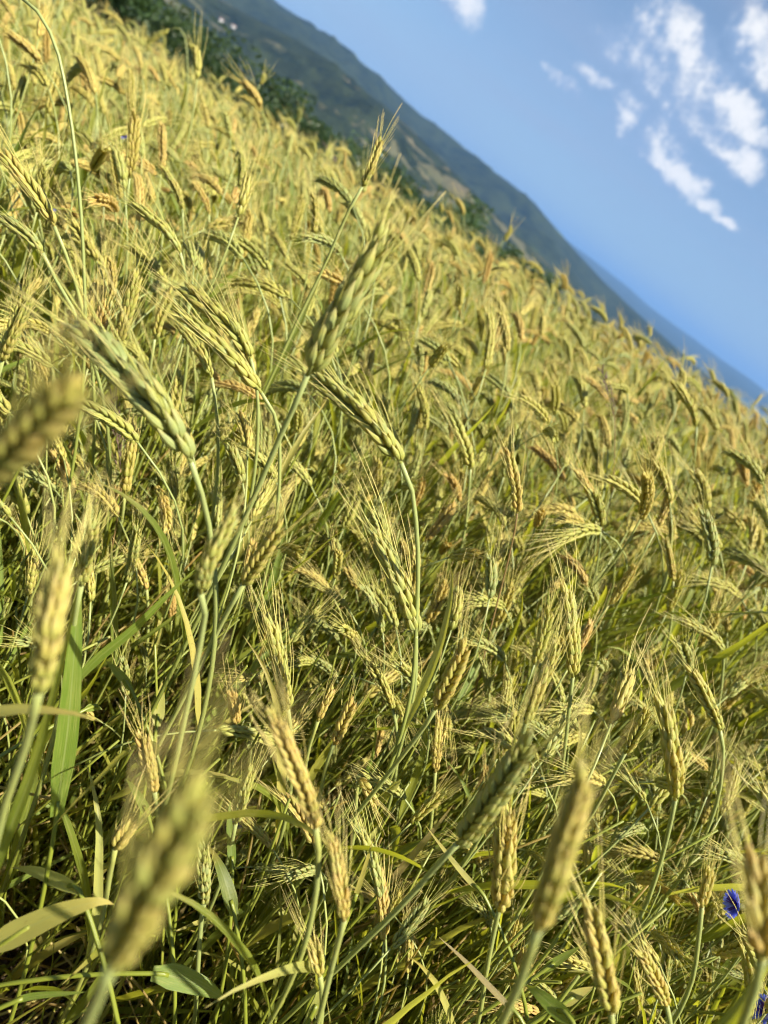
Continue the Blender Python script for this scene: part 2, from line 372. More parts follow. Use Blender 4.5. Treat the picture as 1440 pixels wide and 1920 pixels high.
hill('far_mountains', 'pale blue mountains on the horizon', [(1000, 405), (1100, 478), (1180, 540), (1215, 572), (1260, 606), (1300, 634), (1350, 672), (1400, 706), (1440, 736), (1500, 780)],
     14000, 5000, -170, 'far_hill', 9.3, 0.10, (-0.01, 0.0, R(0.15)))

# ------------------------------------------------------------------ haze
def box_mesh(name, x0, x1, y0, y1, z0, z1):
    me = bpy.data.meshes.new(name)
    me.from_pydata([(x, y, z) for z in (z0, z1) for y in (y0, y1) for x in (x0, x1)], [], [(0, 2, 3, 1), (4, 5, 7, 6), (0, 1, 5, 4), (2, 6, 7, 3), (0, 4, 6, 2), (1, 3, 7, 5)]); return me
HAZE = True
if HAZE:
    hm = bpy.data.materials.new('haze_air'); hm.use_nodes = True; t = NT(hm.node_tree); t.n.remove(t.n['Principled BSDF'])
    pv = t.node('ShaderNodeVolumePrincipled'); pv.inputs['Color'].default_value = (0.22, 0.43, 0.82, 1); pv.inputs['Density'].default_value = 0.000085; pv.inputs['Anisotropy'].default_value = 0.0
    t.l.new(pv.outputs[0], t.n['Material Output'].inputs['Volume'])
    me = box_mesh('haze', -46000, 46000, -46000, 46000, -215, 620); me.materials.append(hm)
    tag(obj('haze', me), 'thin blue summer haze filling the valley', 'haze', kind='stuff')

# ------------------------------------------------------------------ trees behind the field edge
def tree_meshes(seed, H, W):
    rg = np.random.default_rng(seed)
    tb = MB(); P = [(0, 0, -0.3), (0.05, 0, H * .2), (0.02, 0.06, H * .45), (0, 0, H * .8)]
    tb.tube(P, [H * .035, H * .028, H * .02, H * .008], 'bark', 7)
    tips = []
    for k in range(11):
        a = rg.uniform(0, 6.28); z0 = H * rg.uniform(.12, .6); L = W * rg.uniform(.5, .95); up = rg.uniform(.2, .9)
        e_ = np.array([math.cos(a) * L, math.sin(a) * L, z0 + up * L]); s_ = np.array([0, 0, z0]); mid = (s_ + e_) / 2 + (0, 0, .12 * L)
        tb.tube([s_, mid, e_], [H * .014, H * .009, H * .004], 'bark', 5); tips += [e_, mid, (mid + e_) / 2]
    clumps = tips + [np.array([rg.normal(0, W * .35), rg.normal(0, W * .35), H * rg.uniform(.3, .95)]) for _ in range(26)]
    n = 26000; ci = rg.integers(0, len(clumps), n); cs = rg.uniform(.10, .30, len(clumps)) * W
    C = np.array(clumps)[ci] + np.clip(rg.normal(0, 1, (n, 3)), -1.5, 1.5) * cs[ci][:, None] * .46
    C[:, 2] = np.abs(C[:, 2] - .1) + .1
    d1_ = rg.normal(0, 1, (n, 3)); d1_ /= np.linalg.norm(d1_, axis=1)[:, None]; d2 = rg.normal(0, 1, (n, 3)); d2 -= d1_ * (d1_ * d2).sum(1)[:, None]; d2 /= np.linalg.norm(d2, axis=1)[:, None]
    s_ = rg.uniform(.028, .062, (n, 1)) * (H / 4)
    Q = np.stack([C - d1_ * s_, C + d2 * s_ * .5, C + d1_ * s_, C - d2 * s_ * .5], 1).reshape(-1, 3)
    cb = MB(); cb.add(Q, [(4 * i, 4 * i + 1, 4 * i + 2, 4 * i + 3) for i in range(n)], 0, 0, 'tree_leaf')
    return tb.mesh('trunk'), cb.mesh('crown')
TM = [tree_meshes(21, 4.0, 2.0), tree_meshes(22, 3.4, 2.2), tree_meshes(23, 4.4, 1.8)]
TREES = [(232, -75, 24, 0, 'tall dark green broadleaf tree rising highest over the field edge'), (292, -28, 25, 1, 'broad dark green tree beside the tallest tree at the field edge')]
for px, py in [(330, 30), (345, 62), (395, 104), (440, 132), (488, 168), (540, 205), (590, 235), (640, 272), (700, 312), (745, 335), (795, 362), (850, 388), (900, 428), (945, 455), (995, 486), (1040, 530)]:
    TREES.append((px + 2, py + 7, 30 + (px * 7 % 11), px % 3, 'low dark green tree in the row just beyond the wheat'))
for i, (px, py, y, k, lab) in enumerate(TREES):
    top = at_plane(px, py, y); gz = ground_z(top.x, top.y); H0 = (4.0, 3.4, 4.4)[k]; h = max(1.5, top.z - gz); sc = h / H0
    r = thing('broadleaf_tree', lab, 'tree', (top.x, top.y, gz), random.uniform(0, 6), 'trees along the far edge of the field' if i > 1 else None)
    for nm, mm in zip(('trunk', 'crown'), TM[k]):
        o = obj(nm, mm, r); o.scale = (max(sc, .9) * 1.35, max(sc, .9) * 1.35, sc)

# tiny farmhouses on the opposite hill
for px, py, y, lab in [(414, 40, 1500, 'white farmhouse on the hill above its neighbour'), (437, 52, 1500, 'small white farmhouse lower on the hillside clearing')]:
    dp = bpy.context.evaluated_depsgraph_get(); dp.update()
    ok, hit, *_ = scene.ray_cast(dp, CAM + ray(px, py) * 700, ray(px, py)); p = hit if ok else at_plane(px, py, y)
    hs = thing('farmhouse', lab, 'house', tuple(p), 0.5, 'farmhouses on the opposite hillside'); hs.scale = (.7, .7, .7)
    wb = MB(); wv = [(x, yv, z) for z in (-4, 5) for yv in (-4, 4) for x in (-6, 6)] + [(-6, 0, 7.5), (6, 0, 7.5)]
    wb.add(wv, [(0, 1, 5, 4), (2, 6, 7, 3), (0, 4, 8, 6, 2), (1, 3, 7, 9, 5)], 0, 0, 'white_wall'); obj('wall', wb.mesh('house_wall'), hs)
    rb = MB(); rb.add([(-6.6, -4.8, 4.7), (6.6, -4.8, 4.7), (6.6, 0, 8.0), (-6.6, 0, 8.0), (-6.6, 4.8, 4.7), (6.6, 4.8, 4.7)], [(0, 1, 2, 3), (3, 2, 5, 4)], 0, 0, 'roof_tile'); obj('roof', rb.mesh('house_roof'), hs)
    for x in (-4, 0, 4):
        gb = MB(); gb.add([(x - .7, -4.05, 1), (x + .7, -4.05, 1), (x + .7, -4.05, 3), (x - .7, -4.05, 3)], [(0, 1, 2, 3)], 0, 0, 'window_glass'); obj('window', gb.mesh('house_window'), hs)

# ------------------------------------------------------------------ wheat
def spikelet(rg, awn_len, terminal=False):
    s = MB(); tl = R(rg.uniform(10, 18)) * (0.2 if terminal else 1)
    j = lambda a: rg.uniform(-a, a)
    ax = (math.sin(tl), j(.05), math.cos(tl))
    tipA = s.hull((.0007, 0, 0), ax, (1, 0, 0), .0158 + j(.0016), .0054 + j(.0005), .0048 + j(.0004), 'husk', .07, peak=.33)
    tips = [(tipA, ax)]
    for sy in (-1, 1):
        a2 = (math.sin(tl * .75), sy * (.17 + j(.04)), math.cos(tl * .75))
        tp = s.hull((.0004, sy * .0013, .0012 + j(.0006)), a2, (.55, sy * .6, 0), .0140 + j(.0014), .0044, .0040, 'husk', .05, 6, 6, .33)
        tips.append((tp, a2))
    for tp, a in tips:
        if rg.random() < .5: continue
        L = awn_len * rg.uniform(.6, 1.15); a = np.array(a); a /= np.linalg.norm(a)
        out = np.array((math.sin(R(rg.uniform(3, 15))), j(.14), 1.0)); out /= np.linalg.norm(out)
        k = 5; P = [tp - a * .0012]
        for i in range(k):
            q = (i + .5) / k; P.append(P[-1] + (a * (1 - q) + out * q + np.array((j(.05), j(.05), 0))) * L / k)
        s.tube(P, np.linspace(.00035, .00013, k + 1), 'awn', 3)
    return s
SPK = []
for L in (.018, .030, .043, .055):
    for q in range(3): SPK.append(spikelet(np.random.default_rng(len(SPK) + 40), L))
SPK_ME = [s.mesh('spikelet') for s in SPK]

def smooth(a, b, x): q = min(1, max(0, (x - a) / (b - a))); return q * q * (3 - 2 * q)
def resample(P, n):
    P = np.asarray(P, float); s = np.concatenate([[0], np.cumsum(np.linalg.norm(np.diff(P, axis=0), axis=1))])
    q = np.linspace(0, s[-1], n); return np.stack([np.interp(q, s, P[:, i]) for i in range(3)], 1), s[-1]
def catmull(P, per=6):
    P = [np.asarray(p, float) for p in P]; P = [2 * P[0] - P[1]] + P + [2 * P[-1] - P[-2]]; out = []
    for i in range(1, len(P) - 2):
        for k in range(per):
            q = k / per; a, b_, c_, d = P[i - 1], P[i], P[i + 1], P[i + 2]
            out.append(.5 * ((2 * b_) + (c_ - a) * q + (2 * a - 5 * b_ + 4 * c_ - d) * q * q + (3 * b_ - a - 3 * c_ + d) * q ** 3))
    out.append(P[-2]); return np.array(out)

def ear_layout(path, rg, roll=None, awn=1.0, fat=1.0):
    """spikelet frames along an ear's centre line; returns [(spikelet index, 4x4)]"""
    Q, L = resample(path, 40); T, N, B = frame_along(Q); roll = rg.uniform(0, 6.28) if roll is None else roll
    pitch = .0041 * fat; n = max(9, int(L * .93 / pitch)); out = []
    for i in range(n):
        q = (i + .3) / n * .93; k = min(38, int(q * 39)); fr = q * 39 - k; p = Q[k] * (1 - fr) + Q[k + 1] * fr
        tg = T[k]; r_ = roll + .35 * q; x = (math.cos(r_) * N[k] + math.sin(r_) * B[k]) * (1 if i % 2 else -1)
        jit = rg.normal(0, .09); y = np.cross(tg, x); x = x + y * jit; x /= np.linalg.norm(x); y = np.cross(tg, x)
        s = fat * (0.72 + .38 * math.sin(math.pi * min(1, q * .85 + .14)) ** .8) * rg.uniform(.92, 1.08)
        if q > .85: s *= .85
        la = .3 + 1.5 * math.sin(math.pi * (q * .75 + .15)); lv = int(np.clip((la * awn) / 1.9 * 4, 0, 3))
        M = np.eye(4); M[:3, 0] = x * s; M[:3, 1] = y * s; M[:3, 2] = tg * s; M[:3, 3] = p + x * .0006 * s
        out.append((lv * 3 + int(rg.integers(0, 3)), M))
    M = np.eye(4); x = N[-1]; M[:3, 0] = x * .8 * fat; M[:3, 1] = np.cross(T[-1], x) * .8 * fat; M[:3, 2] = T[-1] * .8 * fat; M[:3, 3] = Q[37]
    out.append((3 * min(3, int(2 * awn)) + 1, M)); return out
def ear_core(path):
    s = MB(); Q, L = resample(path, 12); s.tube(Q, np.linspace(.0012, .0006, 12), 'husk', 5, .1, .3); return s
def ear_merged(path, lay):
    s = ear_core(path)
    for k, M in lay: s.absorb(SPK[k], M)
    return s
def leaf_path(start, d0, L, rg, droop):
    d = np.array(d0, float); P = [np.array(start, float)]; n = 11
    for i in range(n):
        d = d / np.linalg.norm(d); P.append(P[-1] + d * L / n); d = d + np.array((rg.normal(0, .04), rg.normal(0, .04), -droop * (i + 1) / n * .5))
    return P
def leaf_width(n, w_, rg): return [w_ * (0.55 + .45 * smooth(0, .25, i / (n - 1))) * max(.02, (1 - (i / (n - 1)) ** 2.6)) for i in range(n)]

class Variant: pass
def wheat_variant(rg, H, lean, nod, L_ear, awn, fat, leaf_mats, has_ear=True):
    V_ = Variant(); n = 22; p = np.zeros(3); P = [p.copy()]; ds = H / n; wob = rg.normal(0, .05, 2)
    dirs = []
    for i in range(n):
        s_ = i / n; th = lean * (.4 + .9 * s_) + nod * .55 * smooth(.72, 1.0, s_) ; yw = wob[0] * math.sin(s_ * 3 + wob[1] * 30)
        d = np.array((-math.sin(th), yw, math.cos(th))); dirs.append(d); p = p + d * ds; P.append(p.copy())
    V_.P = P; V_.stem = MB(); V_.stem.tube(P, np.linspace(.0019, .00105, n + 1), 'stem', 5)
    for q in (.28, .56):                               # nodes of the straw
        k = int(q * n); V_.stem.tube([P[k] - dirs[k] * .003, P[k], P[k] + dirs[k] * .003], [.0017, .0026, .0017], 'stem', 6, .1, .1)
    if has_ear:
        th = lean * 1.3 + nod * .55; E = [P[-1]]
        for i in range(12):
            th += nod * .45 / 12; E.append(E[-1] + np.array((-math.sin(th), wob[0] * .5, math.cos(th))) * L_ear / 12)
        V_.E = E; V_.lay = ear_layout(E, rg, None, awn, fat)
    V_.leaves = []
    for q, mt in zip((.30, .52, .74), leaf_mats):
        if mt is None: continue
        k = int(q * n); a = rg.uniform(0, 6.28); op = rg.uniform(.25, .7)
        d = dirs[k] + np.array((math.cos(a), math.sin(a), 0)) * op; Lf = rg.uniform(.13, .24); lp = leaf_path(P[k], d, Lf, rg, rg.uniform(.1, .8))
        lb = MB(); lb.ribbon(lp, leaf_width(len(lp), rg.uniform(.006, .0115), rg), (-math.sin(a), math.cos(a), .1), mt, .25, rg.uniform(-1.6, 1.6)); V_.leaves.append(lb)
    return V_
rgv = np.random.default_rng(11); VARS = []
HEI = [.74, .70, .76, .66, .72, .62, .78, .68, .58, .73, .64, .70, .54, .75, .60, .71, .67, .77, .63, .72, .56, .69, .74, .61]
NOD = [35, 55, 75, 20, 100, 15, 85, 45, 10, 65, 30, 120, 25, 90, 40, 60, 5, 110, 50, 28, 18, 80, 135, 70]
for k, (h, nd) in enumerate(zip(HEI, NOD)):
    lm = [rgv.choice(['dry_leaf', 'yellow_leaf', 'green_leaf']), rgv.choice(['green_leaf', 'green_leaf', 'yellow_leaf']), rgv.choice(['green_leaf', 'green_leaf', 'fresh_leaf', None])]
    VARS.append(wheat_variant(rgv, h, R(rgv.uniform(3, 16)), R(nd), rgv.uniform(.042, .074), rgv.uniform(.6, 1.1), rgv.uniform(.82, 1.08), lm))
for v_ in VARS:
    v_.stem_me = v_.stem.mesh('stem'); v_.leaf_me = [l.mesh('leaf') for l in v_.leaves]
    v_.core_me = ear_core(v_.E).mesh('ear'); em = ear_merged(v_.E, v_.lay); v_.ear_me = em.mesh('ear')
    allb = MB(); allb.absorb(v_.stem, np.eye(4)); allb.absorb(em, np.eye(4))
    for l in v_.leaves: allb.absorb(l, np.eye(4))
    v_.all_me = allb.mesh('wheat')

def put_spikelets(ear, lay, tint, ids=None):
    for k, M in lay:
        o = obj('spikelet', SPK_ME[k], ear, tint); o.matrix_basis = Matrix(M.tolist())

# --- wheat placed from the photograph: (tip, base, further stem pixels, distance y, tint, awn, label)
HEROES = [
 ((148, 612), (358, 866), [(374, 912), (388, 965), (398, 1030), (405, 1120)], .40, .12, 1.25, 'largest plump blue-green wheat ear leaning over, its grains set in two clear rows'),
 ((716, 452), (576, 704), [(558, 748), (520, 830), (490, 900), (455, 980)], .40, .22, .35, 'tall upright green wheat ear on a blue-grey stalk, open grains lit along one side'),
 ((594, 704), (752, 868), [(770, 908), (780, 980), (784, 1060), (781, 1150), (776, 1260)], .47, .38, 1.25, 'yellow-green wheat ear with long fanned awns, crossing behind the tall blue-grey stalk'),
 ((352, 598), (490, 736), [(511, 770), (523, 805), (524, 900)], .62, .45, 1.1, 'front ear of the nodding pair, dark beneath and pale grained above'),
 ((347, 542), (470, 672), [(481, 720), (484, 790)], .66, .42, 1.0, 'rear ear of the nodding pair, half hidden by its twin'),
 ((338, 612), (397, 708), [(407, 780), (409, 850)], .70, .48, .9, 'small nodding ear just beneath the nodding pair'),
 ((135, 735), (-35, 905), [(-80, 960), (-110, 1010)], .21, .6, .7, 'big out-of-focus golden ear with pinkish tip lying almost level'),
 ((2, 285), (102, 424), [(126, 484), (150, 560)], .70, .62, 1.1, 'yellow slender ear with thin beard beside the long arching bare stalk'),
 ((2, 408), (80, 474), [(97, 512), (128, 562)], .66, .25, .9, 'dull green ear drooping under the slender yellow ear'),
 ((250, 384), (338, 474), [(346, 505), (352, 565)], .80, .35, 1.1, 'curved green ear with bristling beard, dark on its lower row'),
 ((306, 314), (342, 392), [(344, 450), (344, 500)], 1.05, .5, .9, 'slim pale ear with dark hollows above the curved green ear'),
 ((366, 345), (392, 402), [(391, 450), (389, 500)], 1.15, .85, .6, 'short bright yellow ear with few awns on a yellow stalk'),
 ((54, 556), (4, 676), [(-8, 720), (-20, 780)], .55, .5, .9, 'upright straw-green ear beside the blurred level golden ear'),
 ((256, 520), (221, 642), [(205, 690), (180, 740)], .78, .45, 1.0, 'pale ear with spreading spikelets standing behind the largest blue-green ear'),
 ((322, 545), (290, 636), [(280, 700), (270, 760)], .82, .5, 1.0, 'slender yellowish ear just behind the largest blue-green ear\'s beard'),
 ((252, 806), (234, 928), [(228, 980), (215, 1050)], .76, .66, .8, 'stubby golden ear beneath the largest blue-green ear'),
 ((112, 1058), (72, 1298), [(62, 1340), (44, 1410), (12, 1500), (-12, 1600)], .26, .6, .9, 'blurred pale cream ear standing upright on a thick pale neck'),
 ((436, 968), (376, 1112), [(386, 1130), (374, 1215), (350, 1330), (326, 1440), (308, 1510)], .36, .35, .5, 'green ear of separate bulging grains on a dark green stalk'),
 ((525, 990), (456, 1096), [(425, 1150), (390, 1220)], .45, .6, 1.2, 'pink-awned pale ear next to the ear of bulging grains'),
 ((174, 992), (152, 1098), [(140, 1160), (130, 1240)], .44, .4, 1.2, 'pale ear with long soft beard beside a broad green blade'),
 ((244, 1036), (275, 1106), [(278, 1150), (276, 1210)], .78, .85, .6, 'short leaning golden-orange ear with blunt top'),
 ((508, 1170), (540, 1330), [(545, 1370), (548, 1440)], .56, .42, 1.1, 'sharp yellow-green ear with two rows of smooth swollen grains and upright awns'),
 ((512, 1338), (592, 1552), [(597, 1600), (594, 1660), (580, 1740)], .37, .8, .7, 'blurred brownish-gold ear directly below the sharp yellow-green ear'),
 ((624, 1574), (645, 1726), [(636, 1760), (618, 1830), (598, 1910)], .41, .75, .9, 'golden ear with a pale pinkish crest, plump pale grains and bent awns'),
 ((372, 1492), (212, 1806), [(192, 1850), (160, 1925), (120, 2010)], .185, .5, .7, 'huge blurred yellow ear tilted across the grass on a thick neck'),
 ((1096, 1458), (1008, 1744), [(996, 1780), (972, 1850), (935, 1930), (890, 2020)], .25, .66, 1.1, 'large blurred pale ear with soft beard and long pale neck'),
 ((995, 1388), (858, 1582), [(820, 1622), (760, 1690), (700, 1750)], .41, .2, .9, 'plump dark green ear bowing over on a grey-green stalk'),
 ((950, 1524), (936, 1708), [(930, 1730), (914, 1810), (898, 1910)], .50, .68, .8, 'narrow golden ear hanging below the plump dark green ear'),
 ((1108, 1704), (1146, 1900), [(1150, 1950), (1150, 2020)], .44, .66, 1.2, 'golden ear with tall straight awns beside the large blurred pale ear'),
 ((1204, 1790), (1250, 1886), [(1258, 1930), (1262, 2000)], .56, .7, 1.0, 'small golden ear with fanning awns low in the leaves'),
 ((1420, 1622), (1428, 1800), [(1420, 1840), (1392, 1920), (1360, 2000)], .29, .8, 1.0, 'blurred orange-brown ear beside the blue flower'),
 ((704, 1000), (780, 1192), [(780, 1230), (778, 1285), (768, 1335), (742, 1430)], .56, .38, 1.3, 'nodding green ear with long fine beard, dark between its grains, on a thin stalk'),
 ((954, 848), (970, 962), [(966, 990), (950, 1062), (922, 1170), (890, 1300), (862, 1390)], .72, .72, 1.3, 'sharp straw-coloured ear with long upright awns on a thin reddish stalk'),
 ((1064, 1110), (1074, 1270), [(1069, 1310), (1060, 1395), (1050, 1460)], .62, .42, 1.4, 'upright yellow-green ear with two very long awns'),
 ((872, 1214), (816, 1330), [(796, 1362), (760, 1410)], .48, .68, 1.0, 'pinkish blurred ear lit from above'),
 ((1042, 1218), (986, 1356), [(974, 1400), (950, 1470)], .50, .45, 1.3, 'spread green ear with bushy beard beneath the ear with two very long awns'),
 ((1212, 1336), (1172, 1412), [(1150, 1452), (1120, 1510)], .64, .45, 1.0, 'pale whitish ear with open spikelets on a pale stalk'),
 ((1244, 1322), (1266, 1500), [(1258, 1540), (1240, 1612), (1214, 1690)], .54, .5, 1.1, 'grey-green ear with overlapping pale grains and a long bare stalk below'),
 ((1296, 1256), (1350, 1370), [(1356, 1410), (1350, 1480)], .66, .48, .9, 'pale nodding ear near the curled caterpillar-like ear'),
 ((1276, 1160), (1358, 1222), [(1356, 1250), (1350, 1310)], .92, .4, 1.5, 'curled caterpillar-like ear with awns streaming level'),
 ((1246, 1010), (1262, 1090), [(1262, 1130), (1255, 1190)], .95, .65, 1.1, 'straw ear with beard spread like a brush'),
 ((1296, 968), (1336, 1022), [(1336, 1060), (1326, 1120)], 1.05, .6, .9, 'small hooked ear curling over its stalk'),
 ((846, 776), (882, 880), [(880, 910), (874, 980)], .90, .42, 1.1, 'leaning green ear with pale upper edge and dark underside'),
 ((1002, 790), (1040, 856), [(1040, 890), (1034, 940)], 1.2, .55, 1.0, 'soft pale ear behind the straw-coloured ear on the reddish stalk'),
 ((1106, 808), (1122, 882), [(1118, 930), (1106, 1000)], 1.2, .4, .9, 'dark-sided ear standing by the brown weed head'),
 ((1266, 718), (1306, 800), [(1304, 840), (1300, 880)], 1.25, .45, 1.0, 'long pale leaning ear standing over the far field'),
 ((696, 1240), (736, 1330), [(744, 1370), (744, 1430)], .66, .5, 1.1, 'bristly green-gold ear hanging by the thin stalk of the nodding green ear'),
 ((622, 1296), (596, 1352), [(580, 1400), (570, 1450)], .64, .85, .7, 'orange-gold ear beside the sharp yellow-green ear, the upper of two'),
 ((660, 1318), (626, 1396), [(610, 1440), (600, 1490)], .60, .85, .9, 'orange-gold ear with bent awns, the lower of two'),
 ((824, 1352), (816, 1448), [(812, 1500), (806, 1560)], .68, .8, .6, 'knobbly small golden ear with bare gaps between grains'),
 ((266, 1382), (290, 1484), [(296, 1530), (298, 1590)], .52, .85, .9, 'pink-tipped golden ear among dark stalks near the dark green stalk'),
 ((470, 1446), (442, 1544), [(430, 1600), (415, 1650)], .60, .3, .9, 'fresh green ear leaning among broad blades'),
 ((382, 1592), (382, 1694), [(377, 1730), (370, 1830), (366, 1900)], .54, .15, .4, 'thin unripe green ear on a straight grey-green stalk'),
 ((586, 1770), (600, 1830), [(604, 1870), (600, 1930)], .50, .6, .7, 'dim blurred golden ear low below the pink-crested ear'),
 ((714, 262), (679, 350), [(650, 402), (612, 490), (562, 592), (505, 715)], .82, .6, 1.1, 'reddish-awned ear held highest, against the blue ridge'),
 ((700, 1500), (672, 1462), [(668, 1490), (664, 1560)], .60, .75, .5, 'pale ear curled right over so its awns point down'),
 ((240, 1552), (216, 1592), [(206, 1640), (196, 1700)], .48, .8, .6, 'small orange tuft-like ear with one long straight awn'),
 ((1330, 1640), (1316, 1700), [(1310, 1760), (1300, 1830)], .56, .6, .9, 'small greenish ear just above the blue flower'),
]
def to_ground(P):
    """carry a stem on from its lowest visible point down to the soil"""
    p, q = np.array(P[-1]), np.array(P[-2]); d = (p - q) / np.linalg.norm(p - q); out = list(P)
    if d[2] > -.2: d[2] = -.2
    while True:
        d = d * .8 + np.array((0.04, 0.16, -1.0)) * .2; d /= np.linalg.norm(d); p = p + d * .04
        gz = ground_z(p[0], p[1])
        if p[2] <= gz: p[2] = gz - .01; out.append(p); return out
        out.append(p)
rgh = np.random.default_rng(5); hero_bases = []; hero_ears = []
for hi, (tip, base, stem, dist, tint, awn, lab) in enumerate(HEROES):
    y = dist * ray(*base).y                            # the upright plane through the ear's foot at that distance
    B_ = at_plane(*base, y); T_ = at_plane(*tip, y + rgh.uniform(-.012, .012)); L = (T_ - B_).length
    S = [np.array(at_plane(px, py, y + .010 * (i + 1))) for i, (px, py) in enumerate(stem)]
    spts = to_ground([np.array(B_)] + S)
    root = np.array(spts[-1]); hero_bases.append((root, L)); hero_ears.append((B_ + T_) / 2)
    th = thing('wheat_plant', lab, 'wheat', tuple(root))
    P = catmull(spts[::-1]) - root; P, SL = resample(P, 34); thick = 1.0 + max(0, (L - .08)) * 3
    sb = MB(); sb.tube(P, np.linspace(.0020, .0015, 34) * thick, 'red_stem' if 'reddish stalk' in lab else 'stem', 7) if 'reddish stalk' not in lab else sb.tube(P, np.linspace(.0013, .0008, 34), 'red_stem', 7)
    obj('stem', sb.mesh('stem'), th, tint)
    b0, t0_ = np.array(B_) - root, np.array(T_) - root; tg = P[-1] - P[-2]; tg /= np.linalg.norm(tg)
    sag = (b0 + tg * L * .33) - (b0 + (t0_ - b0) * .33); ep = [b0, b0 + (t0_ - b0) * .33 + sag * .45, b0 + (t0_ - b0) * .67 + sag * .35, t0_]
    E = catmull(ep, 5); fat = min(1.18, max(.66, L / .072))
    fat *= {22: .72, 26: .8, 24: .85, 25: .9, 23: .85, 1: 1.12, 0: 1.05}.get(hi, 1.0)
    lay = ear_layout(E, rgh, rgh.uniform(-.5, .5) + 1.57 * (hi % 2), awn, fat)
    ear = obj('ear', ear_core(E).mesh('ear'), th, tint); put_spikelets(ear, lay, tint)
    for q in (.45, .7):                                # flag leaves well below the ear
        if SL * (1 - q) < .16: continue
        k = int(q * 33); a = rgh.uniform(0, 6.28); lp = leaf_path(P[k], (P[k + 1] - P[k]) / np.linalg.norm(P[k + 1] - P[k]) + np.array((math.cos(a), math.sin(a), 0)) * .45, rgh.uniform(.12, .2), rgh, rgh.uniform(.2, .7))
        if any((Vector(p + root) - CAM).length < .30 for p in lp): continue
        lb = MB(); lb.ribbon(lp, leaf_width(len(lp), rgh.uniform(.006, .010), rgh), (-math.sin(a), math.cos(a), .1), rgh.choice(['green_leaf', 'green_leaf', 'yellow_leaf']), .25, rgh.uniform(-1.4, 1.4))
        obj('leaf', lb.mesh('leaf'), th, tint)

# --- broad blades seen one by one: (pixels from sheath to tip, width in pixels, distance y, material, twist, label)
BLADES = [
 ([(106, 1532), (116, 1450), (128, 1360), (138, 1240), (145, 1140), (150, 1060)], 36, .45, 'fresh_leaf', .3, 'young shoot with one broad upright bright green blade'),
 ([(130, 1292), (180, 1238), (250, 1180), (320, 1110), (372, 1062)], 17, .52, 'fresh_leaf', .5, 'shoot with a long narrow green blade crossing behind the broad upright blade'),
 ([(-30, 1782), (40, 1745), (120, 1708), (185, 1690), (214, 1696)], 38, .46, 'yellow_leaf', .2, 'shoot with a broad yellow blade turned flat to the light'),
 ([(285, 1825), (330, 1832), (385, 1852), (424, 1874)], 38, .55, 'fresh_leaf', .2, 'shoot with a short wide green blade bent level above the soil'),
 ([(440, 1716), (425, 1660), (408, 1615), (392, 1586)], 24, .56, 'green_leaf', .2, 'shoot with a dark green blade under the thin unripe ear'),
 ([(150, 1672), (105, 1650), (60, 1632), (22, 1626)], 22, .54, 'yellow_leaf', .3, 'shoot with a pale limp blade beside the broad yellow blade'),
 ([(436, 1632), (434, 1590), (430, 1540), (432, 1500)], 15, .60, 'fresh_leaf', .1, 'shoot with a narrow vivid green blade standing by the fresh green ear'),
 ([(280, 1536), (268, 1508), (250, 1478), (236, 1460)], 16, .60, 'fresh_leaf', .2, 'shoot with a green blade behind the blurred yellow ear'),
 ([(1074, 1916), (1040, 1890), (1008, 1862), (984, 1846)], 26, .52, 'fresh_leaf', .2, 'shoot with a green blade pointing back beneath the blurred pale ear'),
 ([(1016, 1822), (1045, 1802), (1088, 1774)], 14, .60, 'fresh_leaf', .1, 'shoot with a small bright blade above the green blade pointing back'),
 ([(1052, 1884), (1080, 1866), (1112, 1850)], 18, .58, 'yellow_leaf', .1, 'shoot with a short pale blade next to the ear with tall straight awns'),
 ([(908, 1680), (870, 1640), (830, 1590), (798, 1548)], 10, .58, 'yellow_leaf', .6, 'shoot with a dry yellow blade bent sharply down past the narrow golden ear'),
 ([(975, 1908), (920, 1852), (870, 1800), (822, 1756)], 10, .54, 'dry_leaf', .3, 'shoot with a dry straw-yellow blade slanting to the soil'),
 ([(718, 1668), (760, 1620), (810, 1560), (852, 1506)], 12, .60, 'dry_leaf', .2, 'shoot with a withered orange-brown blade'),
 ([(294, 1362), (298, 1330), (304, 1278)], 22, .66, 'yellow_leaf', .1, 'shoot with a short flat pale yellow blade'),
 ([(246, 1292), (222, 1262), (198, 1238)], 17, .66, 'fresh_leaf', .1, 'shoot with a short green blade curved over a dark stalk'),
 ([(660, 1700), (680, 1640), (700, 1572)], 9, .56, 'yellow_leaf', .3, 'shoot with a narrow yellow blade behind the pink-crested ear'),
 ([(580, 1912), (600, 1870), (618, 1826)], 16, .55, 'yellow_leaf', .3, 'shoot with an orange-yellow blade near the soil'),
 ([(160, 1330), (175, 1326), (192, 1330)], 14, .62, 'fresh_leaf', .1, 'shoot with a small light green blade end beside the broad upright blade'),
 ([(10, 1885), (60, 1868), (165, 1860)], 10, .55, 'fresh_leaf', .2, 'shoot with a thin level blade below the broad yellow blade'),
]
